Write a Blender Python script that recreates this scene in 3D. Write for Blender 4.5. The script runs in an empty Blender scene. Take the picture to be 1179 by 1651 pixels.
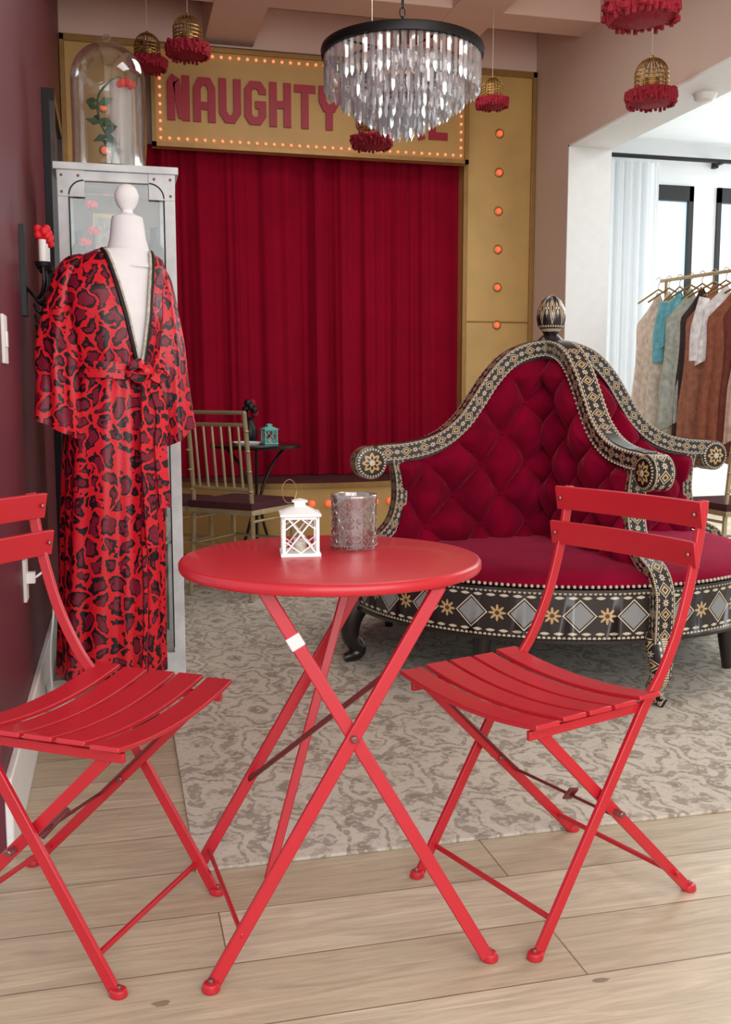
import bpy, bmesh, math, random
from mathutils import Vector, Matrix
from math import sin, cos, pi, radians, sqrt, atan, atan2
random.seed(7)
sc = bpy.context.scene
# ------------------------------------------------------------ camera station (room axes = world axes)
FPX=1600.0; CX=589.5; CY=825.5; HC=1.05
YAW=radians(14.0); PIT=atan(193.5/1600)
Rv=Vector((cos(YAW),-sin(YAW),0)); Fh=Vector((sin(YAW),cos(YAW),0))
Fv=Fh*cos(PIT)+Vector((0,0,-sin(PIT))); Uv=Fh*sin(PIT)+Vector((0,0,cos(PIT)))
C0=Vector((0,0,HC))
def S(lat,fwd,z=0.0): return Rv*lat+Fh*fwd+Vector((0,0,z))
def G(u,v,z):
    d=Rv*((u-CX)/FPX)+Uv*((CY-v)/FPX)+Fv
    return C0+d*((z-HC)/d.z)
def D(u,v,dist):
    d=Rv*((u-CX)/FPX)+Uv*((CY-v)/FPX)+Fv
    return C0+d*(dist/d.dot(Fh))
cam=bpy.data.cameras.new('camera'); co=bpy.data.objects.new('camera',cam); sc.collection.objects.link(co)
co.location=C0; cam.sensor_fit='VERTICAL'; cam.sensor_height=36; cam.sensor_width=36; cam.lens=FPX/1651*36
co.rotation_euler=(pi/2-PIT,0,-YAW); cam.clip_start=0.05; sc.camera=co
try:
    sc.view_settings.view_transform='Standard'; sc.view_settings.look='None'
except Exception: pass

# ------------------------------------------------------------ materials
def srgb(c):
    return tuple((x/255/12.92 if x/255<=0.04045 else ((x/255+0.055)/1.055)**2.4) for x in c)+(1,)
def newmat(name):
    m=bpy.data.materials.new(name); m.use_nodes=True
    nt=m.node_tree; b=nt.nodes['Principled BSDF']; return m,nt,b
def mat(name,rgb,rough=.5,metal=0,spec=.5,noise=0,nscale=20,bump=0,bscale=60,sheen=0,emit=None,es=0,coat=0):
    m,nt,b=newmat(name); col=srgb(rgb)
    b.inputs['Base Color'].default_value=col; b.inputs['Roughness'].default_value=rough
    b.inputs['Metallic'].default_value=metal; b.inputs['Specular IOR Level'].default_value=spec
    b.inputs['Coat Weight'].default_value=coat
    if sheen:
        b.inputs['Sheen Weight'].default_value=sheen; b.inputs['Sheen Roughness'].default_value=.35
        b.inputs['Sheen Tint'].default_value=(1,.12,.25,1)
    if emit: b.inputs['Emission Color'].default_value=srgb(emit); b.inputs['Emission Strength'].default_value=es
    tc=nt.nodes.new('ShaderNodeTexCoord')
    n=nt.nodes.new('ShaderNodeTexNoise'); n.inputs['Scale'].default_value=nscale; n.inputs['Detail'].default_value=5
    nt.links.new(tc.outputs['Object'],n.inputs['Vector'])
    mx=nt.nodes.new('ShaderNodeMix'); mx.data_type='RGBA'; mx.blend_type='MULTIPLY'
    mx.inputs['Factor'].default_value=1; mx.inputs[6].default_value=col
    r=nt.nodes.new('ShaderNodeMapRange'); r.inputs['To Min'].default_value=1-noise; r.inputs['To Max'].default_value=1+noise
    r.inputs['From Min'].default_value=.3; r.inputs['From Max'].default_value=.7
    nt.links.new(n.outputs['Fac'],r.inputs['Value']); nt.links.new(r.outputs['Result'],mx.inputs[7])
    nt.links.new(mx.outputs[2],b.inputs['Base Color'])
    if bump:
        n2=nt.nodes.new('ShaderNodeTexNoise'); n2.inputs['Scale'].default_value=bscale
        nt.links.new(tc.outputs['Object'],n2.inputs['Vector'])
        bp=nt.nodes.new('ShaderNodeBump'); bp.inputs['Strength'].default_value=bump; bp.inputs['Distance'].default_value=.01
        nt.links.new(n2.outputs['Fac'],bp.inputs['Height']); nt.links.new(bp.outputs['Normal'],b.inputs['Normal'])
    return m
class NX:
    def __init__(s,nt): s.nt=nt
    def m(s,op,a,b=None,c=None):
        n=s.nt.nodes.new('ShaderNodeMath'); n.operation=op
        for i,x in enumerate((a,b,c)):
            if x is None: continue
            if isinstance(x,(int,float)): n.inputs[i].default_value=x
            else: s.nt.links.new(x,n.inputs[i])
        return n.outputs[0]
    def mix(s,f,a,b,mode='MIX'):
        n=s.nt.nodes.new('ShaderNodeMix'); n.data_type='RGBA'; n.blend_type=mode
        for i,x in ((0,f),(6,a),(7,b)):
            if isinstance(x,(int,float,tuple)): n.inputs[i].default_value=x
            else: s.nt.links.new(x,n.inputs[i])
        return n.outputs[2]
def inlay(name,dia=True,metalgold=(196,162,112)):
    m,nt,b=newmat(name); X=NX(nt)
    uv=nt.nodes.new('ShaderNodeUVMap'); uv.uv_map='UVMap'
    sp=nt.nodes.new('ShaderNodeSeparateXYZ'); nt.links.new(uv.outputs[0],sp.inputs[0])
    U,V=sp.outputs[0],sp.outputs[1]
    fu=X.m('SUBTRACT',X.m('FRACT',U),.5); au=X.m('ABSOLUTE',fu)
    fv=X.m('SUBTRACT',V,.5); av=X.m('ABSOLUTE',fv)
    black=srgb((32,20,20)); cream=srgb((210,197,172)); silver=srgb((138,140,140)); gold=srgb(metalgold); brown=srgb((92,54,32))
    d=X.m('ADD',X.m('MULTIPLY',au,1.05),av)
    c=X.mix(X.m('LESS_THAN',d,.33),black,cream)
    c=X.mix(X.m('LESS_THAN',d,.30 if dia else .28),c,black)
    c=X.mix(X.m('LESS_THAN',d,.265 if dia else .20),c,silver if dia else gold)
    c=X.mix(X.m('LESS_THAN',d,.10),c,silver if dia else black)
    eu=X.m('SUBTRACT',.5,au)
    ang=X.m('ARCTAN2',fv,eu); rr=X.m('SQRT',X.m('ADD',X.m('MULTIPLY',eu,eu),X.m('MULTIPLY',fv,fv)))
    pet=X.m('ADD',.12,X.m('MULTIPLY',.05,X.m('COSINE',X.m('MULTIPLY',ang,8))))
    c=X.mix(X.m('LESS_THAN',rr,pet),c,gold if dia else cream)
    c=X.mix(X.m('LESS_THAN',rr,.045),c,brown)
    w=X.m('ABSOLUTE',X.m('SINE',X.m('MULTIPLY',U,4*pi)))
    lf=X.m('MULTIPLY',X.m('GREATER_THAN',av,X.m('SUBTRACT',.375,X.m('MULTIPLY',w,.05))),X.m('LESS_THAN',av,X.m('ADD',.335,X.m('MULTIPLY',w,.05))))
    c=X.mix(lf,c,cream)
    c=X.mix(X.m('GREATER_THAN',av,.41),c,black)
    bd=X.m('SUBTRACT',X.m('FRACT',X.m('MULTIPLY',U,11)),.5)
    bv=X.m('MULTIPLY',X.m('SUBTRACT',av,.455),9)
    bb=X.m('ADD',X.m('MULTIPLY',bd,bd),X.m('MULTIPLY',bv,bv))
    c=X.mix(X.m('LESS_THAN',bb,.13),c,cream)
    c=X.mix(X.m('GREATER_THAN',av,.488),c,gold)
    nt.links.new(c,b.inputs['Base Color']); b.inputs['Roughness'].default_value=.35
    b.inputs['Coat Weight'].default_value=.3
    return m
def rosette(name):
    m,nt,b=newmat(name); X=NX(nt)
    uv=nt.nodes.new('ShaderNodeUVMap'); uv.uv_map='UVMap'
    sp=nt.nodes.new('ShaderNodeSeparateXYZ'); nt.links.new(uv.outputs[0],sp.inputs[0]); U,V=sp.outputs[0],sp.outputs[1]
    black=srgb((30,20,20)); cream=srgb((206,192,166)); gold=srgb((196,160,106))
    cu=X.m('COSINE',X.m('MULTIPLY',U,16*pi))
    c=X.mix(X.m('LESS_THAN',V,X.m('MULTIPLY_ADD',cu,.10,.55)),black,gold)
    c=X.mix(X.m('LESS_THAN',V,X.m('MULTIPLY_ADD',cu,.12,.33)),c,black)
    c=X.mix(X.m('LESS_THAN',V,.2),c,cream)
    c=X.mix(X.m('MULTIPLY',X.m('GREATER_THAN',V,.80),X.m('GREATER_THAN',X.m('COSINE',X.m('MULTIPLY',U,60*pi)),-.2)),c,cream)
    nt.links.new(c,b.inputs['Base Color']); b.inputs['Roughness'].default_value=.35; return m
def glassy(name,tint=(1,1,1),base=.06,edge=.6,diff=0.0,rough=.05,pattern=False,dcol=(.8,.8,.8,1),pk=.4,ps=75,pt=.10):
    m=bpy.data.materials.new(name); m.use_nodes=True; nt=m.node_tree
    for n in list(nt.nodes): nt.nodes.remove(n)
    o=nt.nodes.new('ShaderNodeOutputMaterial'); t=nt.nodes.new('ShaderNodeBsdfTransparent'); g=nt.nodes.new('ShaderNodeBsdfGlossy')
    t.inputs[0].default_value=tuple(tint)+(1,); g.inputs['Roughness'].default_value=rough
    lw=nt.nodes.new('ShaderNodeLayerWeight'); lw.inputs['Blend'].default_value=.35
    mr=nt.nodes.new('ShaderNodeMapRange'); mr.inputs['To Min'].default_value=base; mr.inputs['To Max'].default_value=edge
    nt.links.new(lw.outputs['Facing'],mr.inputs[0])
    mx=nt.nodes.new('ShaderNodeMixShader'); nt.links.new(mr.outputs[0],mx.inputs[0]); nt.links.new(t.outputs[0],mx.inputs[1]); nt.links.new(g.outputs[0],mx.inputs[2])
    out=mx.outputs[0]
    if diff>0:
        d=nt.nodes.new('ShaderNodeBsdfDiffuse'); d.inputs[0].default_value=dcol
        m2=nt.nodes.new('ShaderNodeMixShader'); m2.inputs[0].default_value=diff
        if pattern:
            tc=nt.nodes.new('ShaderNodeTexCoord'); vo=nt.nodes.new('ShaderNodeTexVoronoi'); vo.feature='DISTANCE_TO_EDGE'; vo.inputs['Scale'].default_value=ps
            nt.links.new(tc.outputs['Object'],vo.inputs['Vector'])
            X=NX(nt); f=X.m('MULTIPLY_ADD',X.m('LESS_THAN',vo.outputs['Distance'],pt),pk,diff); nt.links.new(f,m2.inputs[0])
        nt.links.new(out,m2.inputs[1]); nt.links.new(d.outputs[0],m2.inputs[2]); out=m2.outputs[0]
    nt.links.new(out,o.inputs[0]); return m

M_red=mat('red_powder_coat',(188,28,42),.38,noise=.03,coat=.12)
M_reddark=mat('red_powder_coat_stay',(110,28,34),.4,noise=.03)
M_steel=mat('bolt_steel',(150,100,100),.3,.8)
M_white=mat('white_paint',(238,238,236),.5,noise=.02)
M_label=mat('paper_label',(225,215,215),.6)
M_black=mat('black_iron',(22,20,22),.45,.2,noise=.1)
M_blackwood=mat('ebonised_wood',(28,18,18),.3,noise=.2,coat=.3)
M_gold=mat('gold_paint',(200,162,98),.45,.15,noise=.12,nscale=3,bump=.15,bscale=8)
M_golddark=mat('gold_trim',(160,122,68),.4,.4,noise=.1)
M_signface=mat('gold_sign_face',(186,146,84),.5,.1,noise=.08,nscale=4)
M_letter=mat('crimson_letter',(160,18,42),.5,noise=.05)
M_maroon=mat('maroon_wall_paint',(102,36,52),.5,noise=.06,nscale=2,bump=.05)
M_beige=mat('beige_wall_paint',(216,192,176),.7,noise=.03,nscale=2)
M_beam=mat('beam_paint_red_bounce',(224,188,172),.6,noise=.03,nscale=2)  # pinkish tint holds red reflections from the room, mixed into the base colour
M_ceil=mat('ceiling_paint',(230,206,194),.7,noise=.03,nscale=2)
M_wwall=mat('white_wall_paint',(236,240,242),.7,noise=.02,nscale=2)
M_velvet=mat('crimson_velvet',(122,0,36),.95,spec=.12,noise=.28,nscale=8,sheen=.45,bump=.12,bscale=260)
M_curtain=mat('crimson_drape',(144,2,36),.9,spec=.15,noise=.10,nscale=5,sheen=.3)
M_brass=mat('antique_brass',(170,135,80),.35,.85,noise=.15)
M_tassel=mat('red_fringe',(150,12,36),.8,noise=.3,nscale=120,bump=.6,bscale=200)
M_inlay_rail=inlay('inlaid_bone_rail',True)
M_inlay_band=inlay('inlaid_bone_band',False)
M_rosette=rosette('inlaid_rosette')
M_bead=mat('bone_bead',(196,182,158),.4)
M_bulb=mat('warm_bulb',(255,160,110),.4,emit=(255,150,100),es=.95)
M_bulbdim=mat('warm_bulb_dim',(250,120,80),.4,emit=(255,110,70),es=.6)
M_crystal=glassy('cut_crystal',(.93,.93,.95),.30,.92,.13,.06,dcol=(.9,.9,.92,1))
M_dome=glassy('dome_glass',(.97,.98,.98),.04,.65)
M_pane=glassy('pane_glass',(.95,.97,.97),.05,.3)
M_votive=glassy('smoked_pressed_glass',(.66,.62,.60),.24,.78,.08,.12,pattern=True,dcol=srgb((170,150,145)),pk=.30,ps=60,pt=.07)
M_mann=mat('mannequin_linen',(236,235,236),.8,noise=.03)
M_grey=mat('distressed_white_paint',(214,218,219),.6,noise=.14,nscale=14)
M_dark=mat('cabinet_interior',(136,120,106),.6,noise=.35,nscale=10)
M_leaf=mat('leaf_green',(40,84,48),.6,noise=.2)
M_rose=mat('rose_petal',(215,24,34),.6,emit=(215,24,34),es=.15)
M_mint=mat('mint_enamel',(120,200,190),.5)
M_fcush=mat('seat_cushion_dark',(70,22,30),.8)
M_lining=mat('pink_lining',(176,100,132),.6)
M_gem=mat('cream_trim',(190,180,165),.6,noise=.3,nscale=90)
M_brass2=mat('gilded_wood',(178,158,122),.35,.45,noise=.1)

def leopard():
    m,nt,b=newmat('leopard_satin'); X=NX(nt)
    tc=nt.nodes.new('ShaderNodeTexCoord'); n=nt.nodes.new('ShaderNodeTexNoise'); n.inputs['Scale'].default_value=18; n.inputs['Detail'].default_value=3
    nt.links.new(tc.outputs['Object'],n.inputs['Vector'])
    mp=nt.nodes.new('ShaderNodeMapping'); mp.inputs['Scale'].default_value=(1.15,1.15,.82)
    va=nt.nodes.new('ShaderNodeVectorMath'); va.operation='SCALE'; va.inputs['Scale'].default_value=.07
    nt.links.new(n.outputs['Color'],va.inputs[0])
    vb=nt.nodes.new('ShaderNodeVectorMath'); nt.links.new(tc.outputs['Object'],vb.inputs[0]); nt.links.new(va.outputs[0],vb.inputs[1])
    nt.links.new(vb.outputs[0],mp.inputs[0])
    vo=nt.nodes.new('ShaderNodeTexVoronoi'); vo.feature='DISTANCE_TO_EDGE'; vo.inputs['Scale'].default_value=20; vo.inputs['Randomness'].default_value=.72
    nt.links.new(mp.outputs[0],vo.inputs['Vector'])
    n2=nt.nodes.new('ShaderNodeTexNoise'); n2.inputs['Scale'].default_value=30; nt.links.new(tc.outputs['Object'],n2.inputs['Vector'])
    k=X.m('SUBTRACT',n2.outputs['Fac'],.5)
    e=vo.outputs['Distance']
    ring=X.m('GREATER_THAN',X.m('ADD',e,X.m('MULTIPLY',k,.30)),.10)
    ctr=X.m('GREATER_THAN',X.m('ADD',e,X.m('MULTIPLY',k,-.25)),.215)
    red=srgb((212,26,42)); blk=srgb((26,8,16)); plum=srgb((120,14,42))
    c=X.mix(ring,red,blk)
    c=X.mix(ctr,c,plum)
    nt.links.new(c,b.inputs['Base Color']); b.inputs['Roughness'].default_value=.42; b.inputs['Specular IOR Level'].default_value=.4
    return m
M_leo=leopard()
def woodfloor():
    m,nt,b=newmat('oak_planks'); X=NX(nt)
    tc=nt.nodes.new('ShaderNodeTexCoord'); br=nt.nodes.new('ShaderNodeTexBrick')
    nt.links.new(tc.outputs['Object'],br.inputs['Vector'])
    br.inputs['Color1'].default_value=srgb((214,202,178)); br.inputs['Color2'].default_value=srgb((178,162,136)); br.inputs['Mortar'].default_value=srgb((112,94,74))
    br.inputs['Scale'].default_value=1; br.inputs['Brick Width'].default_value=1.7; br.inputs['Row Height'].default_value=.19
    br.inputs['Mortar Size'].default_value=.0018; br.offset=.37; br.inputs['Mortar Smooth'].default_value=.3
    mp=nt.nodes.new('ShaderNodeMapping'); mp.inputs['Scale'].default_value=(1.0,11,1); nt.links.new(tc.outputs['Object'],mp.inputs[0])
    n=nt.nodes.new('ShaderNodeTexNoise'); n.inputs['Scale'].default_value=3.0; n.inputs['Detail'].default_value=9; n.inputs['Roughness'].default_value=.65; n.inputs['Distortion'].default_value=2.0
    nt.links.new(mp.outputs[0],n.inputs['Vector'])
    mr=nt.nodes.new('ShaderNodeMapRange'); mr.inputs['From Min'].default_value=.3; mr.inputs['From Max'].default_value=.7; mr.inputs['To Min'].default_value=.64; mr.inputs['To Max'].default_value=1.12
    nt.links.new(n.outputs['Fac'],mr.inputs[0])
    c=X.mix(1.0,br.outputs['Color'],mr.outputs[0],'MULTIPLY')
    n4=nt.nodes.new('ShaderNodeTexNoise'); n4.inputs['Scale'].default_value=1.6; n4.inputs['Detail'].default_value=3; nt.links.new(tc.outputs['Object'],n4.inputs['Vector'])
    c=X.mix(X.m('MULTIPLY',n4.outputs['Fac'],.25),c,srgb((172,150,122)))
    mp2=nt.nodes.new('ShaderNodeMapping'); mp2.inputs['Scale'].default_value=(1.0,2.4,1); nt.links.new(tc.outputs['Object'],mp2.inputs[0])
    vo=nt.nodes.new('ShaderNodeTexVoronoi'); vo.inputs['Scale'].default_value=1.6; nt.links.new(mp2.outputs[0],vo.inputs['Vector'])
    c=X.mix(X.m('MULTIPLY',X.m('LESS_THAN',X.m('ADD',vo.outputs['Distance'],X.m('MULTIPLY',n.outputs['Fac'],.06)),.058),.6),c,srgb((84,64,50)))
    nt.links.new(c,b.inputs['Base Color']); b.inputs['Roughness'].default_value=.42
    return m
def rugmat():
    m,nt,b=newmat('damask_rug'); X=NX(nt)
    tc=nt.nodes.new('ShaderNodeTexCoord')
    n=nt.nodes.new('ShaderNodeTexNoise'); n.inputs['Scale'].default_value=7; n.inputs['Detail'].default_value=4; n.inputs['Distortion'].default_value=1.0
    n2=nt.nodes.new('ShaderNodeTexNoise'); n2.inputs['Scale'].default_value=62; n2.inputs['Detail'].default_value=6
    n3=nt.nodes.new('ShaderNodeTexNoise'); n3.inputs['Scale'].default_value=2.2; n3.inputs['Detail'].default_value=3
    n5=nt.nodes.new('ShaderNodeTexNoise'); n5.inputs['Scale'].default_value=26; n5.inputs['Detail'].default_value=4
    for q in (n,n2,n3,n5): nt.links.new(tc.outputs['Object'],q.inputs['Vector'])
    sp=nt.nodes.new('ShaderNodeSeparateXYZ'); nt.links.new(tc.outputs['Object'],sp.inputs[0])
    x=X.m('ADD',sp.outputs[0],X.m('MULTIPLY',X.m('SUBTRACT',n.outputs['Fac'],.5),.05)); y=X.m('ADD',sp.outputs[1],X.m('MULTIPLY',X.m('SUBTRACT',n5.outputs['Fac'],.5),.05))
    g=X.m('MULTIPLY',X.m('COSINE',X.m('MULTIPLY',x,2*pi/.50)),X.m('COSINE',X.m('MULTIPLY',y,2*pi/.66)))
    g2=X.m('ADD',X.m('COSINE',X.m('MULTIPLY',x,2*pi/.10)),X.m('COSINE',X.m('MULTIPLY',y,2*pi/.132)))
    gg=X.m('ADD',g,X.m('MULTIPLY',g2,.12))
    ln=X.m('LESS_THAN',X.m('ABSOLUTE',gg),.12)
    ln2=X.m('LESS_THAN',X.m('ABSOLUTE',X.m('SUBTRACT',X.m('ABSOLUTE',gg),.45)),.07)
    ln3=X.m('GREATER_THAN',X.m('ABSOLUTE',gg),.95)
    flo=X.m('GREATER_THAN',X.m('ADD',g2,X.m('MULTIPLY',X.m('SUBTRACT',n5.outputs['Fac'],.5),5)),.95)
    sp2=X.m('GREATER_THAN',n2.outputs['Fac'],.46)
    c=X.mix(n3.outputs['Fac'],srgb((212,206,194)),srgb((194,186,172)))
    c=X.mix(X.m('MULTIPLY',flo,X.m('MULTIPLY_ADD',sp2,.35,.10)),c,srgb((144,132,116)))
    c=X.mix(X.m('MULTIPLY',X.m('MAXIMUM',X.m('MAXIMUM',ln,ln2),ln3),X.m('MULTIPLY_ADD',sp2,.42,.16)),c,srgb((126,114,100)))
    c=X.mix(X.m('MULTIPLY',X.m('GREATER_THAN',n2.outputs['Fac'],.58),.30),c,srgb((156,146,132)))
    nt.links.new(c,b.inputs['Base Color']); b.inputs['Roughness'].default_value=.95; b.inputs['Specular IOR Level'].default_value=.1
    bp=nt.nodes.new('ShaderNodeBump'); bp.inputs['Strength'].default_value=.3; bp.inputs['Distance'].default_value=.004
    nt.links.new(n2.outputs['Fac'],bp.inputs['Height']); nt.links.new(bp.outputs[0],b.inputs['Normal'])
    return m
def sheermat():
    m=bpy.data.materials.new('sheer_voile'); m.use_nodes=True; nt=m.node_tree
    for n in list(nt.nodes): nt.nodes.remove(n)
    o=nt.nodes.new('ShaderNodeOutputMaterial'); t=nt.nodes.new('ShaderNodeBsdfTranslucent'); d=nt.nodes.new('ShaderNodeBsdfDiffuse'); mx=nt.nodes.new('ShaderNodeMixShader')
    t.inputs[0].default_value=(.93,.95,.96,1); d.inputs[0].default_value=(.9,.93,.95,1)
    nt.links.new(t.outputs[0],mx.inputs[1]); nt.links.new(d.outputs[0],mx.inputs[2]); nt.links.new(mx.outputs[0],o.inputs[0]); return m

# ------------------------------------------------------------ mesh builder
I4=Matrix.Identity(4)
def catmull(P,n=8):
    P=[Vector(p) for p in P]; out=[]
    Q=[P[0]*2-P[1]]+P+[P[-1]*2-P[-2]]
    for i in range(1,len(Q)-2):
        a,b,c,d=Q[i-1],Q[i],Q[i+1],Q[i+2]
        for k in range(n):
            t=k/n
            out.append(.5*((2*b)+(c-a)*t+(2*a-5*b+4*c-d)*t*t+(3*b-a-3*c+d)*t**3))
    out.append(P[-1]); return out
def frame(o,x,z=Vector((0,0,1))):
    x=Vector(x).normalized(); z=Vector(z); y=z.cross(x).normalized(); z=x.cross(y)
    m=Matrix((x,y,z)).transposed().to_4x4(); m.translation=Vector(o); return m
class B:
    def __init__(s,name,M=None):
        s.name=name; s.M=M or I4; s.V=[];s.F=[];s.mi=[];s.uv=[];s.mats=[]
    def raw(s,vs,fs,m,uv=None,M=None):
        T=s.M@M if M is not None else s.M; o=len(s.V)
        s.V+= [T@Vector(v) for v in vs]; s.uv+= list(uv) if uv else [(0,0)]*len(vs)
        if m not in s.mats: s.mats.append(m)
        k=s.mats.index(m)
        for f in fs: s.F.append([i+o for i in f]); s.mi.append(k)
    def box(s,c,sz,m,M=None):
        x,y,z=[a/2 for a in sz]; cx,cy,cz=c
        vs=[(cx+i*x,cy+j*y,cz+k*z) for i in(-1,1) for j in(-1,1) for k in(-1,1)]
        s.raw(vs,[(0,1,3,2),(4,6,7,5),(0,4,5,1),(2,3,7,6),(0,2,6,4),(1,5,7,3)],m,M=M)
    def box2(s,a,b,m,M=None):
        s.box([(a[i]+b[i])/2 for i in range(3)],[abs(b[i]-a[i]) for i in range(3)],m,M)
    def tube(s,P,r,m,seg=10,caps=True,M=None,uvk=None,flat=None):
        P=[Vector(p) for p in P]; n=len(P); R=r if isinstance(r,(list,tuple)) else [r]*n
        T=[(P[min(i+1,n-1)]-P[max(i-1,0)]).normalized() for i in range(n)]
        ref=Vector((0,0,1)) if abs(T[0].z)<.9 else Vector((1,0,0))
        N=(ref-T[0]*ref.dot(T[0])).normalized(); vs=[];uv=[];L=0
        for i in range(n):
            if i: 
                N=(N-T[i]*N.dot(T[i])).normalized(); L+=(P[i]-P[i-1]).length
            Bn=T[i].cross(N)
            for k in range(seg+1):
                a=2*pi*k/seg; fa=flat or 1
                vs.append(P[i]+N*cos(a)*R[i]+Bn*sin(a)*R[i]*fa); uv.append((L*(uvk or 1),(k/seg*2)%1.0001))
        w=seg+1
        fs=[(i*w+k,i*w+k+1,(i+1)*w+k+1,(i+1)*w+k) for i in range(n-1) for k in range(seg)]
        if caps: fs+= [tuple(range(seg))[::-1], tuple((n-1)*w+k for k in range(seg))]
        s.raw(vs,fs,m,uv,M)
    def sweep(s,P,side,w,h,m,M=None,cell=.1,miter=True,caps=True,vv=(0,1)):
        P=[Vector(p) for p in P]; side=Vector(side).normalized(); n=len(P); rings=[];L=[0]
        for i in range(n):
            t0=(P[i]-P[i-1]).normalized() if i else None
            t1=(P[i+1]-P[i]).normalized() if i<n-1 else None
            T=((t0 or t1)+(t1 or t0)).normalized(); N=T.cross(side).normalized()
            k=1.0
            if miter and t0 and t1: k=min(1/max(.35,T.dot(t0)),2)
            ww=w[i] if isinstance(w,list) else w; hh=h[i] if isinstance(h,list) else h
            rings.append([P[i]+side*ww/2+N*hh/2*k,P[i]-side*ww/2+N*hh/2*k,P[i]-side*ww/2-N*hh/2*k,P[i]+side*ww/2-N*hh/2*k])
            if i: L.append(L[-1]+(P[i]-P[i-1]).length)
        for q in range(4):
            vs=[];uv=[]
            for i in range(n):
                vs+=[rings[i][q],rings[i][(q+1)%4]]; uv+=[(L[i]/cell,vv[0]),(L[i]/cell,vv[1])]
            s.raw(vs,[(2*i,2*i+1,2*i+3,2*i+2) for i in range(n-1)],m,uv,M)
        if caps: s.raw(rings[0]+rings[-1],[(0,1,2,3),(7,6,5,4)],m,None,M)
    def bar(s,a,b,w,t,m,side=None,M=None):
        a=Vector(a);b=Vector(b);d=(b-a).normalized()
        if side is None: side=Vector((0,0,1)).cross(d)
        side=Vector(side); side=(side-d*side.dot(d)).normalized(); N=d.cross(side)
        vs=[p+side*i*w/2+N*j*t/2 for p in (a,b) for i,j in((1,1),(-1,1),(-1,-1),(1,-1))]
        s.raw(vs,[(0,1,2,3),(7,6,5,4)]+[(k,k+4,(k+1)%4+4,(k+1)%4) for k in range(4)],m,M=M)
    def lathe(s,prof,m,c=(0,0,0),seg=32,M=None,ucells=1,sx=1,sy=1,wob=0,k=12):
        n=len(prof);vs=[];uv=[]
        for i,(r,z) in enumerate(prof):
            for j in range(seg+1):
                a=2*pi*j/seg; q=r*(1+wob*sin(k*a))
                vs.append((c[0]+q*cos(a)*sx,c[1]+q*sin(a)*sy,c[2]+z)); uv.append((ucells*j/seg,i/(n-1)))
        w=seg+1
        s.raw(vs,[(i*w+j,i*w+j+1,(i+1)*w+j+1,(i+1)*w+j) for i in range(n-1) for j in range(seg)],m,uv,M)
    def ball(s,c,r,m,seg=12,M=None,sz=1):
        pr=[(max(1e-5,r*sin(pi*i/(seg//2))),-r*sz*cos(pi*i/(seg//2))) for i in range(seg//2+1)]
        s.lathe(pr,m,c,seg,M)
    def grid(s,fn,nu,nv,m,M=None,keep=None):
        vs=[];uv=[]
        for i in range(nu+1):
            for j in range(nv+1):
                vs.append(fn(i/nu,j/nv)); uv.append((i/nu,j/nv))
        w=nv+1; fs=[]
        for i in range(nu):
            for j in range(nv):
                if keep is None or keep(i/nu,j/nv): fs.append((i*w+j,i*w+j+1,(i+1)*w+j+1,(i+1)*w+j))
        s.raw(vs,fs,m,uv,M)
    def done(s,bevel=0,origin=None,parent=None,merge=True,angle=42,seg=2):
        o=Vector(origin) if origin is not None else s.M.translation.copy()
        me=bpy.data.meshes.new(s.name); me.from_pydata([v-o for v in s.V],[],s.F)
        for m in s.mats: me.materials.append(m)
        me.polygons.foreach_set('material_index',s.mi)
        ul=me.uv_layers.new(name='UVMap')
        for l in me.loops: ul.data[l.index].uv=s.uv[l.vertex_index]
        bm=bmesh.new(); bm.from_mesh(me)
        if merge: bmesh.ops.remove_doubles(bm,verts=bm.verts,dist=1e-5)
        bmesh.ops.recalc_face_normals(bm,faces=bm.faces); bm.to_mesh(me); bm.free()
        me.polygons.foreach_set('use_smooth',[True]*len(me.polygons))
        me.set_sharp_from_angle(angle=radians(angle))
        ob=bpy.data.objects.new(s.name,me); ob.location=o; sc.collection.objects.link(ob)
        if bevel:
            md=ob.modifiers.new('bevel','BEVEL'); md.width=bevel; md.segments=seg; md.limit_method='ANGLE'; md.angle_limit=radians(50)
        if parent:
            ob.parent=parent; ob.location=o-parent.location
        return ob
def prism(name,a,b,m,bev=0):
    q=B(name); q.box2(a,b,m); return q.done(bevel=bev,origin=[(a[i]+b[i])/2 for i in range(3)])
def empty(name,loc):
    e=bpy.data.objects.new(name,None); e.location=loc; e.empty_display_size=.2; sc.collection.objects.link(e); return e

# ------------------------------------------------------------ room
XL=-.27; XR=2.74; XO=3.02; YJ=5.83; ZH_=2.555; YB=6.5; ZC=3.38; ZB=3.14; Y0=-1.5
prism('floor',(-3,Y0,-.1),(8,8,0),woodfloor())
prism('area_rug',(.14,2.1,0.0),(2.70,5.55,.008),rugmat(),.002)
prism('wall_left',(XL-.12,2.26,0),(XL,YB,ZC),M_maroon)
prism('baseboard_left',(XL,2.26,0),(XL+.018,YB,.19),M_white,.004)
prism('wall_back',(XL-.12,YB,0),(XO,YB+.12,ZC),M_beige)
prism('ceiling',(-1.6,Y0,ZC),(XO,YB+.12,ZC+.1),M_ceil)
q=B('wall_right')
q.box2((XR,YJ,0),(XO,YB,ZC),M_beige); q.box2((XR,1.2,ZH_),(XO,YJ,ZC),M_beige); q.box2((XR,Y0,0),(XO,1.2,ZC),M_beige)
q.done(origin=(2.9,4,0))
q=B('door_trim_1')
q.box2((XR-.003,YJ-.012,0),(XO+.005,YJ,ZH_),M_white); q.box2((XR-.003,1.2,ZH_-.012),(XO+.005,YJ,ZH_),M_white); q.box2((XR-.003,1.2,0),(XO+.005,1.212,ZH_),M_white)
q.done(origin=(2.9,4,0))
q=B('ceiling_beams')
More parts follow.
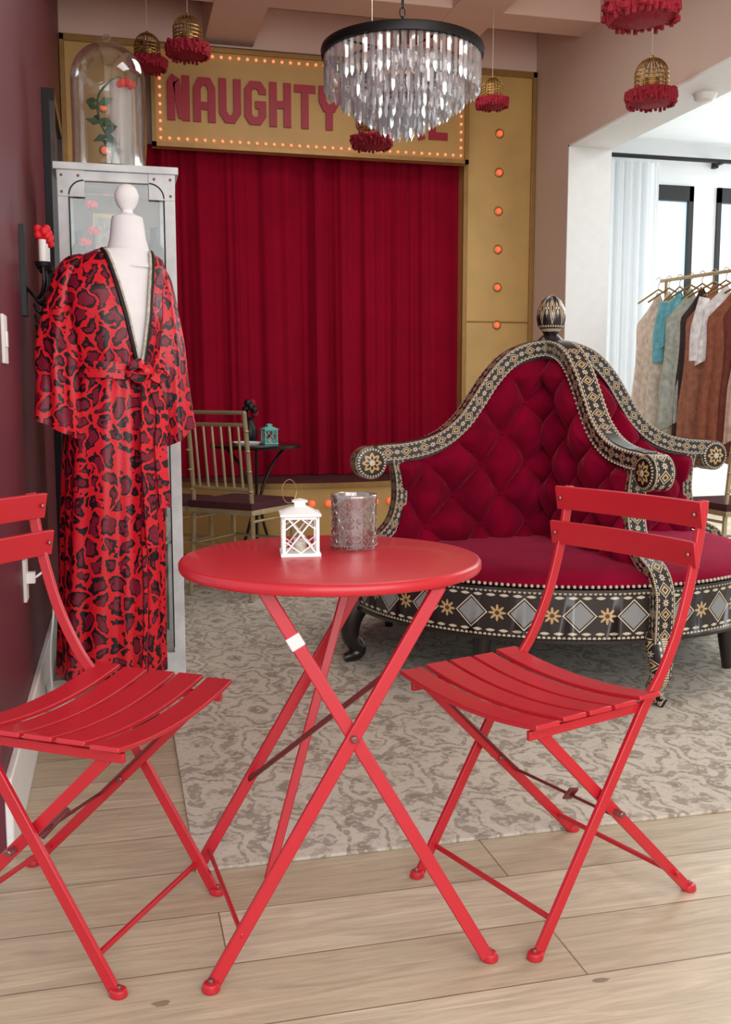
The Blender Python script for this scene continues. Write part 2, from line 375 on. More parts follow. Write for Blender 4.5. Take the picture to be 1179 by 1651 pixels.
for x in (.57,1.85): q.box2((x,Y0,ZB),(x+.30,YB,ZC),M_beam)
for y in (5.45,3.6,1.7): q.box2((XL,y,ZB+.001),(XR,y+.24,ZC),M_beam)
q.box2((XL,YB-.16,ZB-.01),(XR,YB,ZC),M_beam)
q.done(bevel=.004,origin=(1.3,3,ZB))
q=B('wall_back_side_room')
wins=[(4.27,4.64),(4.86,5.28),(5.8,6.3)]; ZW0,ZW1=.95,2.72; YS=7.5; ZS=3.15
x=XO
for a,b in wins:
    q.box2((x,YS,0),(a,YS+.14,ZS),M_wwall); q.box2((a,YS,0),(b,YS+.14,ZW0),M_wwall); q.box2((a,YS,ZW1),(b,YS+.14,ZS),M_wwall); x=b
q.box2((x,YS,0),(8,YS+.14,ZS),M_wwall); q.done(origin=(5,YS,0))
M_sky=mat('overcast_window_glow',(205,225,238),.3,emit=(196,220,234),es=.7)
for i,(a,b) in enumerate(wins):
    q=B('window_%d'%(i+1)); f=.04
    q.box2((a,YS-.02,ZW0),(a+f,YS+.05,ZW1),M_black);q.box2((b-f,YS-.02,ZW0),(b,YS+.05,ZW1),M_black)
    q.box2((a,YS-.02,ZW0),(b,YS+.05,ZW0+f),M_black);q.box2((a,YS-.02,ZW1-.12),(b,YS+.05,ZW1),M_black)
    q.box2((a+f,YS+.02,ZW0+f),(b-f,YS+.03,ZW1-.1),M_sky); q.done(origin=(a,YS,ZW0))
prism('wall_side_room_left',(XO-.12,YB+.12,0),(XO,YS+.14,ZS),M_wwall)
prism('wall_side_room_right',(8,1,0),(8.12,YS+.14,ZS),M_wwall)
prism('ceiling_side_room',(XO,1,ZS-.1),(8.1,YS+.1,ZS),M_wwall)
q=B('curtain_rod'); q.tube([(3.62,YS-.1,2.91),(7.6,YS-.1,2.91)],.017,M_black); q.ball((3.62,YS-.1,2.91),.028,M_black)
for x in (3.70,4.80,6.5): q.box2((x,YS-.05,2.87),(x+.035,YS,2.94),M_black); q.box2((x,YS-.115,2.885),(x+.035,YS-.04,2.90),M_black)
q.done(origin=(5,YS-.1,2.86))
M_sheer=sheermat()
q=B('sheer_curtain')
q.grid(lambda u,v:(3.64+.62*u,YS-.10+.026*sin(u*50)+.013*sin(u*111),.03+2.84*v),160,6,M_sheer); q.done(origin=(4,YS-.1,0))

# stage
PL,PR=.215,2.235
q=B('stage_platform'); N=40; pts=[]
x0,x1=PL+.003,PR-.003; mid=(x0+x1)/2
for i in range(N+1):
    t=i/N; x=x0+(x1-x0)*t; y=YB-.19-.46*sin(pi*t)**.7; pts.append((x,y))
def pl(z): return [(x,y,z) for x,y in pts]+[(x1,YB-.002,z),(x0,YB-.002,z)]
n=N+3
q.raw(pl(0)+pl(.48),[tuple(range(n))[::-1],tuple(range(n,2*n))]+[(i,(i+1)%n,(i+1)%n+n,i+n) for i in range(n)],M_gold)
q.sweep([(x,y,.49) for x,y in pts[1:-1]],(0,0,1),.03,.03,M_golddark); q.sweep([(x,y,.03) for x,y in pts[1:-1]],(0,0,1),.06,.02,M_golddark)
q.raw([(x,y,.506) for x,y in pts]+[(x1,YB-.002,.506),(x0,YB-.002,.506)],[tuple(range(n))],M_fcush)
for i in range(2,N-1,2): q.ball((pts[i][0],pts[i][1]-.010,.38),.021,M_bulbdim,10)
q.done(origin=(mid,YB-.3,0))
YF=YB-.16
for a,b in ((XL+.002,PL),(PR,XR-.002)):
    q=B('stage_pillar')
    q.box2((a,YF,0),(b,YB-.001,ZB-.012),M_gold)
    for xx in (a,b-.03): q.box2((xx,YF-.02,.0),(xx+.03,YF,ZB-.012),M_golddark)
    q.box2((a,YF-.02,ZB-.05),(b,YF,ZB-.012),M_golddark)
    q.box2((a,YF-.006,1.51),(b,YF,1.52),M_golddark)
    for i in range(11): 
        z=2.73-.247*i
        q.ball(((a+b)/2,YF-.006,z),.021,M_bulbdim,12); q.lathe([(.032,0),(.032,.004),(.022,.008)],M_golddark,M=Matrix.Translation(((a+b)/2,YF,z))@Matrix.Rotation(pi/2,4,'X'),seg=16)
    q.done(bevel=.003,origin=((a+b)/2,YF,0))
SX0,SX1,SZ0,SZ1=PL+.035,PR+.005,2.505,3.09; YG=YF-.08
q=B('marquee_sign')
q.box2((SX0,YG,SZ0),(SX1,YF-.021,SZ1),M_signface)
for a,b in (((SX0,YG-.02,SZ0),(SX1,YG,SZ0+.025)),((SX0,YG-.02,SZ1-.025),(SX1,YG,SZ1)),((SX0,YG-.02,SZ0),(SX0+.025,YG,SZ1)),((SX1-.025,YG-.02,SZ0),(SX1,YG,SZ1))): q.box2(a,b,M_golddark)
nx=36; nz=10
for i in range(nx+1):
    x=SX0+.05+(SX1-SX0-.10)*i/nx
    for z in (SZ0+.05,SZ1-.05): q.ball((x,YG-.008,z),.0095,M_bulb,8)
for i in range(1,nz):
    z=SZ0+.05+(SZ1-SZ0-.10)*i/nz
    for x in (SX0+.05,SX1-.05): q.ball((x,YG-.008,z),.0095,M_bulb,8)
L={'N':[[(.1,0),(.1,.82),(.16,.9),(.24,.86),(.38,.12),(.5,.1)],[(.5,.0),(.5,1)]],
'A':[[(.1,0),(.1,.74),(.2,.9),(.4,.9),(.5,.74),(.5,0)],[(.1,.36),(.5,.36)]],
'U':[[(.1,1),(.1,.25),(.22,.1),(.38,.1),(.5,.25),(.5,1)]],
'G':[[(.5,.7),(.5,.78),(.4,.9),(.2,.9),(.1,.78),(.1,.22),(.2,.1),(.4,.1),(.5,.22),(.5,.46),(.3,.46)]],
'H':[[(.1,0),(.1,1)],[(.5,0),(.5,1)],[(.1,.5),(.5,.5)]],
'T':[[(0,.9),(.6,.9)],[(.3,0),(.3,.9)]],
'Y':[[(.1,1),(.1,.66),(.2,.5),(.4,.5),(.5,.66),(.5,1)],[(.3,.5),(.3,0)]],
'I':[[(.3,0),(.3,1)]],'R':[[(.1,0),(.1,.9),(.4,.9),(.5,.8),(.5,.6),(.4,.48),(.1,.48)],[(.3,.48),(.5,0)]],'L':[[(.1,1),(.1,.1),(.55,.1)]]}
def text(q,s,x,z,w,h,st):
    for ch in s:
        for si,P in enumerate(L.get(ch,[])):
            q.sweep([(x+p[0]*w/.7,YG-.008+.0012*si,z+p[1]*h) for p in P],(0,1,0),.014,st,M_letter)
        x+=w
text(q,'NAUGHTY',.345,2.66,.153,.26,.045)
text(q,'GIRL',1.50,2.640,.158,.26,.045)
q.done(bevel=0,origin=(1.25,YG,SZ0),merge=False)
def drape(u,v):
    x=PL+.002+(PR-PL-.004)*u
    ph=u*2.05/.215*2*pi+1.5*sin(u*9)+.7*sin(u*23)
    a=.026+.012*sin(u*13+1)
    s_=sin(ph); s_=s_*(1.35-.35*s_*s_)
    return (x,YB-.075+a*s_*(1-.3*v)+.006*sin(ph*2.7+v*1.5)+.003*sin(ph*5+3*v),.51+2.05*v)
q=B('stage_curtain'); q.grid(drape,460,14,M_curtain); q.done(origin=(1.25,YB-.08,.51),angle=80)

# ------------------------------------------------------------ bistro chairs
def bistro_chair(cen,fw):
    M=frame(cen,fw); q=B('bistro_chair',M); W=.188
    back=catmull([(-.205,.835),(-.190,.74),(-.15,.60),(-.10,.50),(-.050,.437)],6)
    for sgn in (1,-1):
        y=W*sgn
        P=[Vector((p.x,y,p.y)) for p in back]+[Vector((.215,y,.010))]
        q.sweep(P,(0,1,0),.010,.023,M_red)
        y2=(W-.016)*sgn
        q.bar((.205,y2,.425),(-.22,y2,.010),.010,.022,M_red,side=(0,1,0))
        for fx,yy,dx in ((.215,y,1),(-.22,y2,-1)):
            q.lathe([(1e-5,0),(.014,0),(.015,.004),(.013,.014),(1e-5,.016)],M_red,(fx+dx*.008,yy,0),14,sx=1.15); q.ball((fx+dx*.010,yy,.016),.006,M_steel,8)
        q.tube([(.008,y+.010*sgn,.232),(.008,y2-.010*sgn,.232)],.007,M_steel,8)
        q.bar((-.055,(W-.008)*sgn,.436),(.245,(W-.008)*sgn,.432),.010,.018,M_red,side=(0,1,0))
    q.bar((.175,-W,.06),(.175,W,.06),.008,.010,M_red); q.bar((-.175,-W,.055),(-.175,W,.055),.008,.010,M_red)
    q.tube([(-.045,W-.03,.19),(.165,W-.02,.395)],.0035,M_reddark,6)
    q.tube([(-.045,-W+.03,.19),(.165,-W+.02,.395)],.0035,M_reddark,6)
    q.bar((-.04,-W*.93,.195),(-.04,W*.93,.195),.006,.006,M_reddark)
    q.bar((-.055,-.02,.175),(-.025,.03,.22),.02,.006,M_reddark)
    n=5; w=.057; pit=.0665
    for i in range(n):
        x=-.040+pit*i; zb=.452 + (.005 if i==0 else 0)-(.004 if i==4 else 0)
        P=[Vector((x,yy,zb-.018*(1-(yy/.205)**2)+.008)) for yy in [ -.212+.424*k/14 for k in range(15)]]
        q.sweep(P,(1,0,0),w,.009,M_red)
    for zc,xc in ((.808,-.196),(.729,-.182)):
        P=[Vector((xc-.020*(1-(yy/.21)**2)+.014,yy,zc)) for yy in [-.205+.41*k/14 for k in range(15)]]
        q.sweep(P,Vector((.18,0,1)),.054,.010,M_red)
        for sgn in (1,-1): q.ball((xc+.020,W*sgn,zc),.005,M_steel,8)
    return q.done(bevel=.0022)
bistro_chair(S(.402,2.017),S(-.84,-.543))
bistro_chair(S(-.584,1.873),S(.947,-.32))

# ------------------------------------------------------------ bistro table
tc0=S(-.070,1.965); ZT_=.7235
q=B('bistro_table',Matrix.Translation(tc0+Vector((0,0,ZT_-.7125))))
q.lathe([(1e-5,.700),(.285,.700),(.291,.690),(.298,.690),(.301,.696),(.301,.706),(.297,.711),(.291,.7125),(1e-5,.7125)],M_red,seg=96)
q.M=I4
A_=S(-.267,1.640,.010);B_=S(.225,1.735,.010);C_=S(-.365,2.10,.010)
T1=S(-.185,1.752,.701);T2=S(.137,1.768,.701);T3=S(.035,2.215,.701)
D_=S(-.208,2.015,.014);T4=S(-.02,2.19,.701)
sd=(B_-A_).normalized(); sd=Vector((0,0,1)).cross(sd)
off=sd*.008
q.bar(T1-off,B_-off,.013,.025,M_red,side=sd); q.bar(T2+off,A_+off,.013,.025,M_red,side=sd)
q.bar(T3,C_,.013,.025,M_red,side=sd); q.bar(T4,D_,.010,.020,M_red,side=sd)
q.bar(A_*.88+T2*.12,C_*.96+T3*.04,.008,.010,M_red)
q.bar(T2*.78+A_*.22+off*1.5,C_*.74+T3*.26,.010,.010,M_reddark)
q.bar(T1,T2,.02,.010,M_red); q.bar(T1,T4,.02,.010,M_red); q.bar(T2,T3,.02,.010,M_red); q.bar(T3,T4,.02,.010,M_red)
best=None
for i in range(101):
    a=T1+(B_-T1)*(i/100)
    for j in range(0,101):
        b=T2+(A_-T2)*(j/100); d=(a-b).length
        if best is None or d<best[0]: best=(d,(a+b)/2)
p=best[1]; q.tube([p-sd*.020,p+sd*.020],.007,M_steel,12)
for fpt,dr in ((A_,(A_-T2)),(B_,(B_-T1)),(C_,(C_-T3))):
    dr=Vector((dr.x,dr.y,0)).normalized()*.006
    q.lathe([(1e-5,0),(.016,0),(.017,.005),(.014,.016),(1e-5,.018)],M_red,(fpt.x+dr.x,fpt.y+dr.y,0),16); q.ball((fpt.x+dr.x,fpt.y+dr.y,.018),.007,M_steel,8)
p=T1*.86+B_*.14-off; dd=(B_-T1).normalized(); q.bar(p-dd*.013,p+dd*.013,.016,.028,M_label,side=sd)
q.done(bevel=.0025,origin=tc0)

def lantern(name,pos,w,m,ring=True,rot=.25):
    q=B(name,Matrix.Translation(pos)@Matrix.Rotation(rot,4,'Z')); h=w*1.12; t=w*.09
    q.box((0,0,t*.5),(w*1.08,w*1.08,t),m); q.box((0,0,h),(w*1.1,w*1.1,t*.8),m)
    for i in(-1,1):
        for j in(-1,1): q.box((i*(w/2-t/2),j*(w/2-t/2),h/2),(t,t,h),m)
    for k in range(4):
        Mx=Matrix.Rotation(k*pi/2,4,'Z'); y=-(w/2-t/2); a=w/2-t
        for p0,p1 in (((-a,y,t),(a,y,h)),((a,y,t),(-a,y,h))): q.bar(p0,p1,t*.4,t*.45,m,side=(0,1,0),M=Mx)
        for sx in (-1,1):
            for sz in (-1,1): q.bar((sx*a,y,h*.5+sz*a*.4),(0,y,(h-t) if sz>0 else t),t*.4,t*.4,m,side=(0,1,0),M=Mx)
        q.box((0,y,h-t*.7),(w,t*.7,t*1.2),m,M=Mx)
    a=w*.52; b=w*.2; z0=h+t*.3; z1=h+w*.20
    q.raw([(-a,-a,z0),(a,-a,z0),(a,a,z0),(-a,a,z0),(-b,-b,z1),(b,-b,z1),(b,b,z1),(-b,b,z1)],[(0,1,5,4),(1,2,6,5),(2,3,7,6),(3,0,4,7),(4,5,6,7)],m)
    q.box((0,0,z1+w*.06),(w*.3,w*.3,w*.13),m); q.box((0,0,z1+w*.14),(w*.42,w*.42,w*.03),m)
    q.raw([(-w*.2,-w*.2,z1+w*.155),(w*.2,-w*.2,z1+w*.155),(w*.2,w*.2,z1+w*.155),(-w*.2,w*.2,z1+w*.155),(0,0,z1+w*.22)],[(0,1,4),(1,2,4),(2,3,4),(3,0,4)],m)
    q.lathe([(1e-4,t),(w*.18,t),(w*.18,h*.4),(1e-4,h*.4)],M_gem,seg=16)
    if ring:
        zt=z1+w*.15; q.tube([(-w*.28+w*.20*cos(a), w*.1*cos(a), zt+w*.26+w*.32*sin(a)) for a in [2*pi*k/24 for k in range(25)]],w*.012,M_brass,6)
    return q.done(bevel=w*.008)
lantern('lantern',G(484,893,ZT_),.074,M_white,rot=-.12)
vp=G(571,884,ZT_)
q=B('glass_candle_holder',Matrix.Translation(vp))
q.lathe([(1e-5,0),(.043,0),(.0455,.004),(.0445,.010),(.0455,.016),(.0465,.06),(.0475,.104),(.0488,.108),(.0488,.113),(.0475,.115),(.045,.114),(.0435,.104),(.0425,.02),(.040,.012),(1e-5,.011)],M_votive,seg=48)
q.lathe([(1e-5,.013),(.019,.013),(.019,.035),(1e-5,.036)],M_gem,seg=20)
M_nub=mat('pressed_glass_relief',(160,146,142),.15,.6,noise=.2)
for i in range(3):
    for j in range(9):
        a=2*pi*(j+.5*(i%2))/9; c=Vector((.0462*cos(a),.0462*sin(a),.028+.030*i)); tn=Vector((-sin(a),cos(a),0))
        for k in range(6):
            b=pi*k/3; p0=c+tn*.004*cos(b)+Vector((0,0,.004*sin(b))); p1=c+tn*.013*cos(b)+Vector((0,0,.013*sin(b)))
            p0.xy=p0.xy.normalized()*.0468; p1.xy=p1.xy.normalized()*.0470
            q.tube([p0,(p0+p1)/2,p1],[.0007,.0018,.0007],M_nub,5)
for i in range(48):
    a=2*pi*i/48
    for z in (.010,.110): q.ball((.0478*cos(a),.0478*sin(a),z),.0018,M_nub,6)
q.done()

# ------------------------------------------------------------ round banquette (borne settee)
bc=Vector((1.69,3.72,.008))
par=empty('round_velvet_banquette',bc)
MB=Matrix.Translation(bc)@Matrix.Rotation(radians(3),4,'Z')
RS=.80; ZR=.022
q=B('seat_cushion',MB)
pr=[(1e-5,.468),(.3,.468),(.55,.462),(.70,.452),(.775,.438),(.805,.418),(.81,.408),(.79,.398),(1e-5,.396)]
q.lathe(pr,M_velvet,seg=128); q.done(parent=par)
q=B('inlaid_rail',MB)
q.lathe([(RS+.012,.200+ZR),(RS+.012,.37+ZR)],M_inlay_rail,seg=160,ucells=28)
q.lathe([(1e-5,.200+ZR),(RS-.03,.200+ZR),(RS+.012,.200+ZR)],M_blackwood,seg=96)
q.lathe([(RS+.012,.190+ZR),(RS+.022,.193+ZR),(RS+.022,.203+ZR),(RS+.012,.207+ZR)],M_blackwood,seg=128); q.lathe([(RS-.05,.195+ZR),(RS+.012,.190+ZR)],M_blackwood,seg=96)
q.lathe([(RS+.0,.376+ZR),(RS+.022,.374+ZR),(RS+.026,.366+ZR),(RS+.012,.362+ZR)],M_blackwood,seg=128)
q.done(parent=par)
q=B('stud_trim',MB)
nb=260
for i in range(nb):
    a=2*pi*i/nb; q.ball((cos(a)*(RS+.018),sin(a)*(RS+.018),.384+ZR),.0065,M_bead,6)
q.done(parent=par,merge=False)
prof=[(0.0,1.215),(.05,1.213),(.12,1.20),(.19,1.165),(.26,1.095),(.32,1.01),(.38,.93),(.45,.872),(.53,.836),(.62,.818),(.70,.812),(.735,.808)]
pc=catmull([(a,0,b) for a,b in prof],6)
def topz(r):
    for i in range(len(pc)-1):
        if pc[i].x<=r<=pc[i+1].x:
            t=(r-pc[i].x)/max(1e-6,pc[i+1].x-pc[i].x); return pc[i].z*(1-t)+pc[i+1].z*t
    return .79
post=catmull([(.655,0,.79),(.640,0,.71),(.640,0,.62),(.665,0,.54),(.72,0,.48),(.79,0,.44),(.826,0,.38),(.830,0,.30),(.828,0,.215)],6)
for k,ang in enumerate((0,90,180,270)):
    MF=MB@Matrix.Rotation(radians(ang),4,'Z')
    q=B('arm_frame_%d'%(k+1),MF)
    q.sweep(pc,(0,1,0),.080,.058,M_inlay_band,cell=.074)
    q.sweep([Vector((p.x,0,p.z-.036)) for p in pc[2:-1]],(0,1,0),.062,.014,M_blackwood)
    q.sweep([Vector((p.x,0,p.z+.030)) for p in pc],(0,1,0),.05,.006,M_blackwood)
    q.sweep(post,(0,1,0),.070,.042,M_inlay_band,cell=.074)
    c=Vector((.762,0,.775)); seg=28
    for sgn in (1,-1):
        Mv=Matrix.Translation(c)@Matrix.Rotation(-sgn*pi/2,4,'X')
        q.lathe([(1e-5,.052),(.012,.051),(.024,.047),(.036,.046),(.048,.046),(.056,.043)],M_rosette,seg=48,M=Mv)
    q.tube([c+Vector((0,-.043,0)),c+Vector((0,.043,0))],.056,M_blackwood,32)
    ring=[c+Vector((.058*cos(a),0,.058*sin(a))) for a in [pi*.55-2*pi*.80*i/20 for i in range(21)]]
    q.sweep(ring,(0,1,0),.070,.008,M_inlay_band,cell=.074)
    q.done(bevel=0,parent=par)
    q=B('frame_studs_%d'%(k+1),MF)
    dense=catmull([(a,0,b) for a,b in prof],14); last=None
    for i,p in enumerate(dense[:-1]):
        if last is not None and (p-last).length<.016: continue
        last=p; T=(dense[i+1]-p).normalized(); Nn=Vector((T.z,0,-T.x))
        for sgn in (1,-1): q.ball(p+Vector((0,.041*sgn,0))+Nn*.028,.0042,M_bead,6); 
        for sgn in (1,-1): q.ball(p+Vector((0,.041*sgn,0))-Nn*.026,.0042,M_bead,6)
    q.done(parent=par,merge=False)
    q=B('tufted_back_%d'%(k+1),MF)
    def rmax(z):
        best=.655
        for p in post:
            if abs(p.z-z)<.03: best=p.x; break
        return best
    for sgn in (1,-1):
        def fn(u,v,sgn=sgn):
            z0=.44; r=.005+.675*u
            zt=topz(r)-.03; z=z0+(zt-z0)*v
            rl=rmax(z)-.005
            if r>rl: r=rl
            a=.105; b=.120; wr=.012*sin(z*23+r*9); s_=((r+wr)/a+(z-.40)/b); t_=((r+wr)/a-(z-.40)/b)
            h=(abs(sin(pi*s_*.5))*abs(sin(pi*t_*.5)))**.55
            edge=min(1,u/.04)*min(1,(1-u)/.10)*min(1,(1-v)/.09)*min(1,(v+.12)/.15)
            y=.018+ .062*h*edge+.003*sin(r*90+z*40)*h*edge
            return (r,sgn*y,z)
        q.grid(fn,120,110,M_velvet)
        for i in range(0,16):
            for j in range(-10,16):
                z=.40+.120*(i-j); r=.105*(i+j); r-=.012*sin(z*23+r*9)
                if .04<r<.62 and .48<z<topz(r)-.08: q.ball((r,sgn*.022,z),.010,M_velvet,8)
    q.done(parent=par,angle=75)
    q=B('cabriole_leg_%d'%(k+1),MF)
    lp=catmull([(.795,0,.24),(.83,0,.17),(.835,0,.10),(.80,0,.045),(.825,0,.024),(.86,0,.014)],5)
    n=len(lp); rad=[.048-.02*min(1,i/(n*.62))+(.020*max(0,(i/n-.75)/.25)) for i in range(n)]
    rad=[min(rr,max(.012,lp[i].z+.002)) if lp[i].z<.05 else rr for i,rr in enumerate(rad)]
    q.tube(lp,rad,M_inlay_band if ang in(270,) else M_blackwood,16,uvk=14)
    q.done(parent=par)
    q=B('plain_leg_%d'%(k+1),MB@Matrix.Rotation(radians(ang+45),4,'Z'))
    q.tube([(.70,0,.23),(.71,0,.12),(.72,0,.0)],[.038,.028,.018],M_blackwood,12); q.done(parent=par)
q=B('pineapple_finial',MB)
q.lathe([(.05,1.19),(.055,1.245),(.04,1.26),(.028,1.270),(.034,1.280)],M_blackwood,seg=24)
q.lathe([(.034,1.280),(.052,1.303),(.058,1.335),(.054,1.37),(.040,1.400),(.018,1.420),(1e-5,1.427)],M_inlay_band,seg=40,ucells=8)
q.done(parent=par)

# ------------------------------------------------------------ mannequin with kimono robe
mc=S(-.778,3.10,0)
tw=radians(30); rx_=(Rv*cos(tw)+Fh*sin(tw)).normalized()
MM=frame(mc,rx_)
mp=empty('dressed_mannequin',mc)
NXo=.045
sec=[(1.490,.055,.060,0),(1.475,.095,.070,0),(1.455,.130,.082,0),(1.42,.152,.094,0),(1.36,.157,.110,.01),(1.28,.154,.122,.012),(1.20,.142,.118,.02),(1.13,.128,.112,.035),(1.09,.126,.112,.04),(1.02,.142,.122,.03),(.92,.150,.132,.03),(.75,.155,.138,.035),(.5,.158,.144,.045),(.3,.162,.150,.055),(.16,.166,.156,.065)]
def secat(z):
    for i in range(len(sec)-1):
        a,b=sec[i],sec[i+1]
        if b[0]<=z<=a[0]:
            t=(a[0]-z)/(a[0]-b[0]); t2=t*t*(3-2*t)*.5+t*.5
            return [a[k]*(1-t2)+b[k]*t2 for k in range(1,4)]
    return list(sec[0][1:]) if z>1.45 else list(sec[-1][1:])
ZT,ZH=1.49,.17
def offx(z):
    if z<1.05: return -.038*(1.05-z)/.88
    return NXo*max(0,min(1,(z-1.36)/.13))
def halfw(z): return .004+.068*max(0,(z-1.12)/.36)**.9
def vx(z): return .052-.016*max(0,min(1,(z-1.12)/.36))
def robe(u,v):
    z=ZT-(ZT-ZH)*v; rx,ry,am=secat(z); a=2*pi*u
    f=1+am*sin(9*a+1.5*sin(3*a)+v*1.2)+am*.5*sin(17*a+2)
    return (offx(z)+rx*f*cos(a),ry*f*sin(a),z+.03*sin(3*a)*max(0,v-.9))
def keep(u,v):
    z=ZT-(ZT-ZH)*v; x,y,_=robe(u,v)
    return not (y<0 and z>1.125 and abs(x-vx(z))<halfw(z))
q=B('kimono_robe',MM); q.grid(robe,180,120,M_leo,keep=keep)
def sleeve(pts,rad,sgn):
    P=catmull(pts,7); n=len(P); R=catmull([(r,0,0) for r in rad],7)
    def fn(u,v):
        i=min(n-1,int(round(v*(n-1)))); p=P[i]; T=(P[min(i+1,n-1)]-P[max(i-1,0)]).normalized()
        a=2*pi*u; X=Vector((0,1,0)); Nn=T.cross(X).normalized(); r=R[i].x*(1+(.03+.13*v)*sin(5*a+3*v*sgn)+.05*v*sin(11*a+6*v))
        return p+Nn*cos(a)*r+X*sin(a)*r*.8+Vector((0,0,.035*v*v*sin(a*1+1.0*sgn)))
    q.grid(fn,48,n-1,M_leo)
    q.grid(lambda u,v:P[-1]+(fn(u,1)-P[-1])*(1.0-.3*v)+Vector((0,0,.02*v)),48,2,M_lining)
sleeve([(-.075,.0,1.44),(-.118,.0,1.40),(-.150,-.005,1.29),(-.172,-.02,1.17),(-.176,-.035,1.05),(-.178,-.05,.945)],[.030,.045,.052,.060,.060,.074],-1)
sleeve([(.11,.0,1.44),(.140,.0,1.395),(.160,.0,1.29),(.172,-.01,1.17),(.178,-.015,1.05),(.184,-.015,.915)],[.032,.046,.048,.050,.050,.060],1)
def ringpts(z,k=1.03,n=60):
    rx,ry,am=secat(z); return [(rx*k*cos(a)*(1+am*.6*sin(9*a)),ry*k*sin(a),z+.006*sin(2*a)) for a in [2*pi*i/n for i in range(n+1)]]
q.sweep(ringpts(1.125,1.07),(0,0,1),.022,.014,M_leo); q.sweep(ringpts(1.100,1.08),(0,0,1),.026,.014,M_leo)
q.ball((.062,-.124,1.112),.032,M_leo,12)
for sg in (-1,1): q.sweep(catmull([(.062,-.135,1.112),(.062+sg*.03,-.152,1.135),(.062+sg*.062,-.145,1.11),(.062+sg*.03,-.148,1.09),(.062,-.138,1.108)],5),(0,.3,1),.030,.007,M_leo)
for dx,l in ((.045,.52),(.088,.40)):
    q.sweep(catmull([(.062,-.132,1.10),(dx+.01,-.150,1.0),(dx,-.162,.88),(dx+.008,-.170,1.10-l)],5),(1,.2,0),.040,.009,M_leo)
q.sweep([(.055+.004*sin(i)+offx(z),-.130-.030*(1-z)/.85-.006,z) for i,z in enumerate([1.08-.09*i for i in range(11)])],(1,.1,0),.012,.010,M_leo)
q.done(parent=mp,angle=70)
q=B('neckline_trim',MM)
for sgn in (1,-1):
    for k,(mm,rr) in enumerate(((M_black,.0065),(M_gem,.0045))):
        P=[]
        for i in range(25):
            z=1.125+(1.475-1.125)*i/24; rx,ry,am=secat(z); x=vx(z)+sgn*(halfw(z)+.004-k*.008)
            xo=x-offx(z)
            P.append((x,-ry*sqrt(max(0.03,1-(xo/rx)**2))-.005,z))
        q.tube(P,rr,mm,8)
q.done(parent=mp)
q=B('dress_form',MM)
def form(u,v):
    z=1.48-(1.48-.45)*v; rx,ry,am=secat(z); a=2*pi*u; k=.93 if z>1.13 else .80; return (offx(z)+rx*k*cos(a),ry*k*sin(a),z)
q.grid(form,64,60,M_mann)
q.lathe([(.105,1.425),(.082,1.455),(.064,1.485),(.055,1.52),(.050,1.565),(.046,1.582),(.030,1.588),(.018,1.594),(.017,1.602),(.028,1.614),(.036,1.632),(.037,1.648),(.030,1.667),(.016,1.678),(1e-5,1.681)],M_mann,c=(NXo+.010,0,0),seg=36,sy=.85)
q.tube([(0,0,.5),(0,0,.05)],.014,M_black,12); q.lathe([(1e-5,.03),(.03,.03),(.11,.012),(.115,0),(1e-5,0)],M_black,seg=32)
q.done(parent=mp)

# ------------------------------------------------------------ display cabinet
CXa,CXb,CYf,CYb,CZ=-.175,.218,3.62,4.02,1.81
cab=empty('display_cabinet',(.02,3.82,0))
q=B('cabinet_frame'); t=.038
for x in (CXa,CXb-t):
    for y in (CYf,CYb-t): q.box2((x,y,.009),(x+t,y+t,CZ),M_grey)
q.box2((CXa-.012,CYf-.012,CZ-.012),(CXb+.012,CYb+.012,CZ+.012),M_grey)
q.box2((CXa,CYf,CZ-.045),(CXb,CYf+.03,CZ-.012),M_grey); q.box2((CXa,CYf+.0,.009),(CXb,CYb,.10),M_grey)
q.box2((CXa+.01,CYb-.02,.1),(CXb-.01,CYb-.005,CZ-.02),M_dark)
for x in (CXa+.004,CXb-.010): q.box2((x,CYf+t,.1),(x+.006,CYb-t,CZ-.02),M_pane)
for z in (.5,.9,1.20,1.47): q.box2((CXa+.01,CYf+.03,z),(CXb-.01,CYb-.02,z+.008),M_pane); q.box2((CXa+.01,CYf+.03,z-.001),(CXb-.01,CYf+.036,z+.009),M_grey)
for sx,cx in ((1,CXa+t),(-1,CXb-t)):
    zc=CZ-.045; r=.05; arc=[(cx+sx*r-sx*r*cos(a),CYf+.004,zc-r+r*sin(a)) for a in [pi/2*i/8 for i in range(9)]]
    vs=arc+[(cx,CYf+.004,zc)]; q.raw(vs+[(a,b+.02,c) for a,b,c in vs],[tuple(range(10)),tuple(range(19,9,-1))],M_grey)
    q.sweep(arc,(0,1,0),.02,.005,M_black)
    q.box2((cx-sx*t,CYf-.004,CZ-.10),(cx-sx*t+sx*.09,CYf,CZ-.012),M_grey)
    for dx,dz in ((.015,-.03),(.07,-.03),(.015,-.085)): q.ball((cx-sx*t+sx*dx,CYf-.005,CZ+dz),.005,M_steel,8)
q.sweep([(CXa+t,CYf+.002,.12),(CXa+t,CYf+.002,CZ-.095)],(0,1,0),.012,.004,M_black); q.sweep([(CXb-t,CYf+.002,.12),(CXb-t,CYf+.002,CZ-.095)],(0,1,0),.012,.004,M_black)
q.box2((CXa+t,CYf+.012,.1),(CXb-t,CYf+.016,CZ-.045),M_pane)
q.done(bevel=.003,origin=(0,3.8,0),parent=cab)
q=B('shelf_trinkets')
def bottle(x,y,z,s,m): q.lathe([(1e-5,0),(.03*s,0),(.034*s,.02*s),(.03*s,.08*s),(.012*s,.11*s),(.012*s,.14*s),(.016*s,.145*s),(1e-5,.147*s)],m,(x,y,z),16)
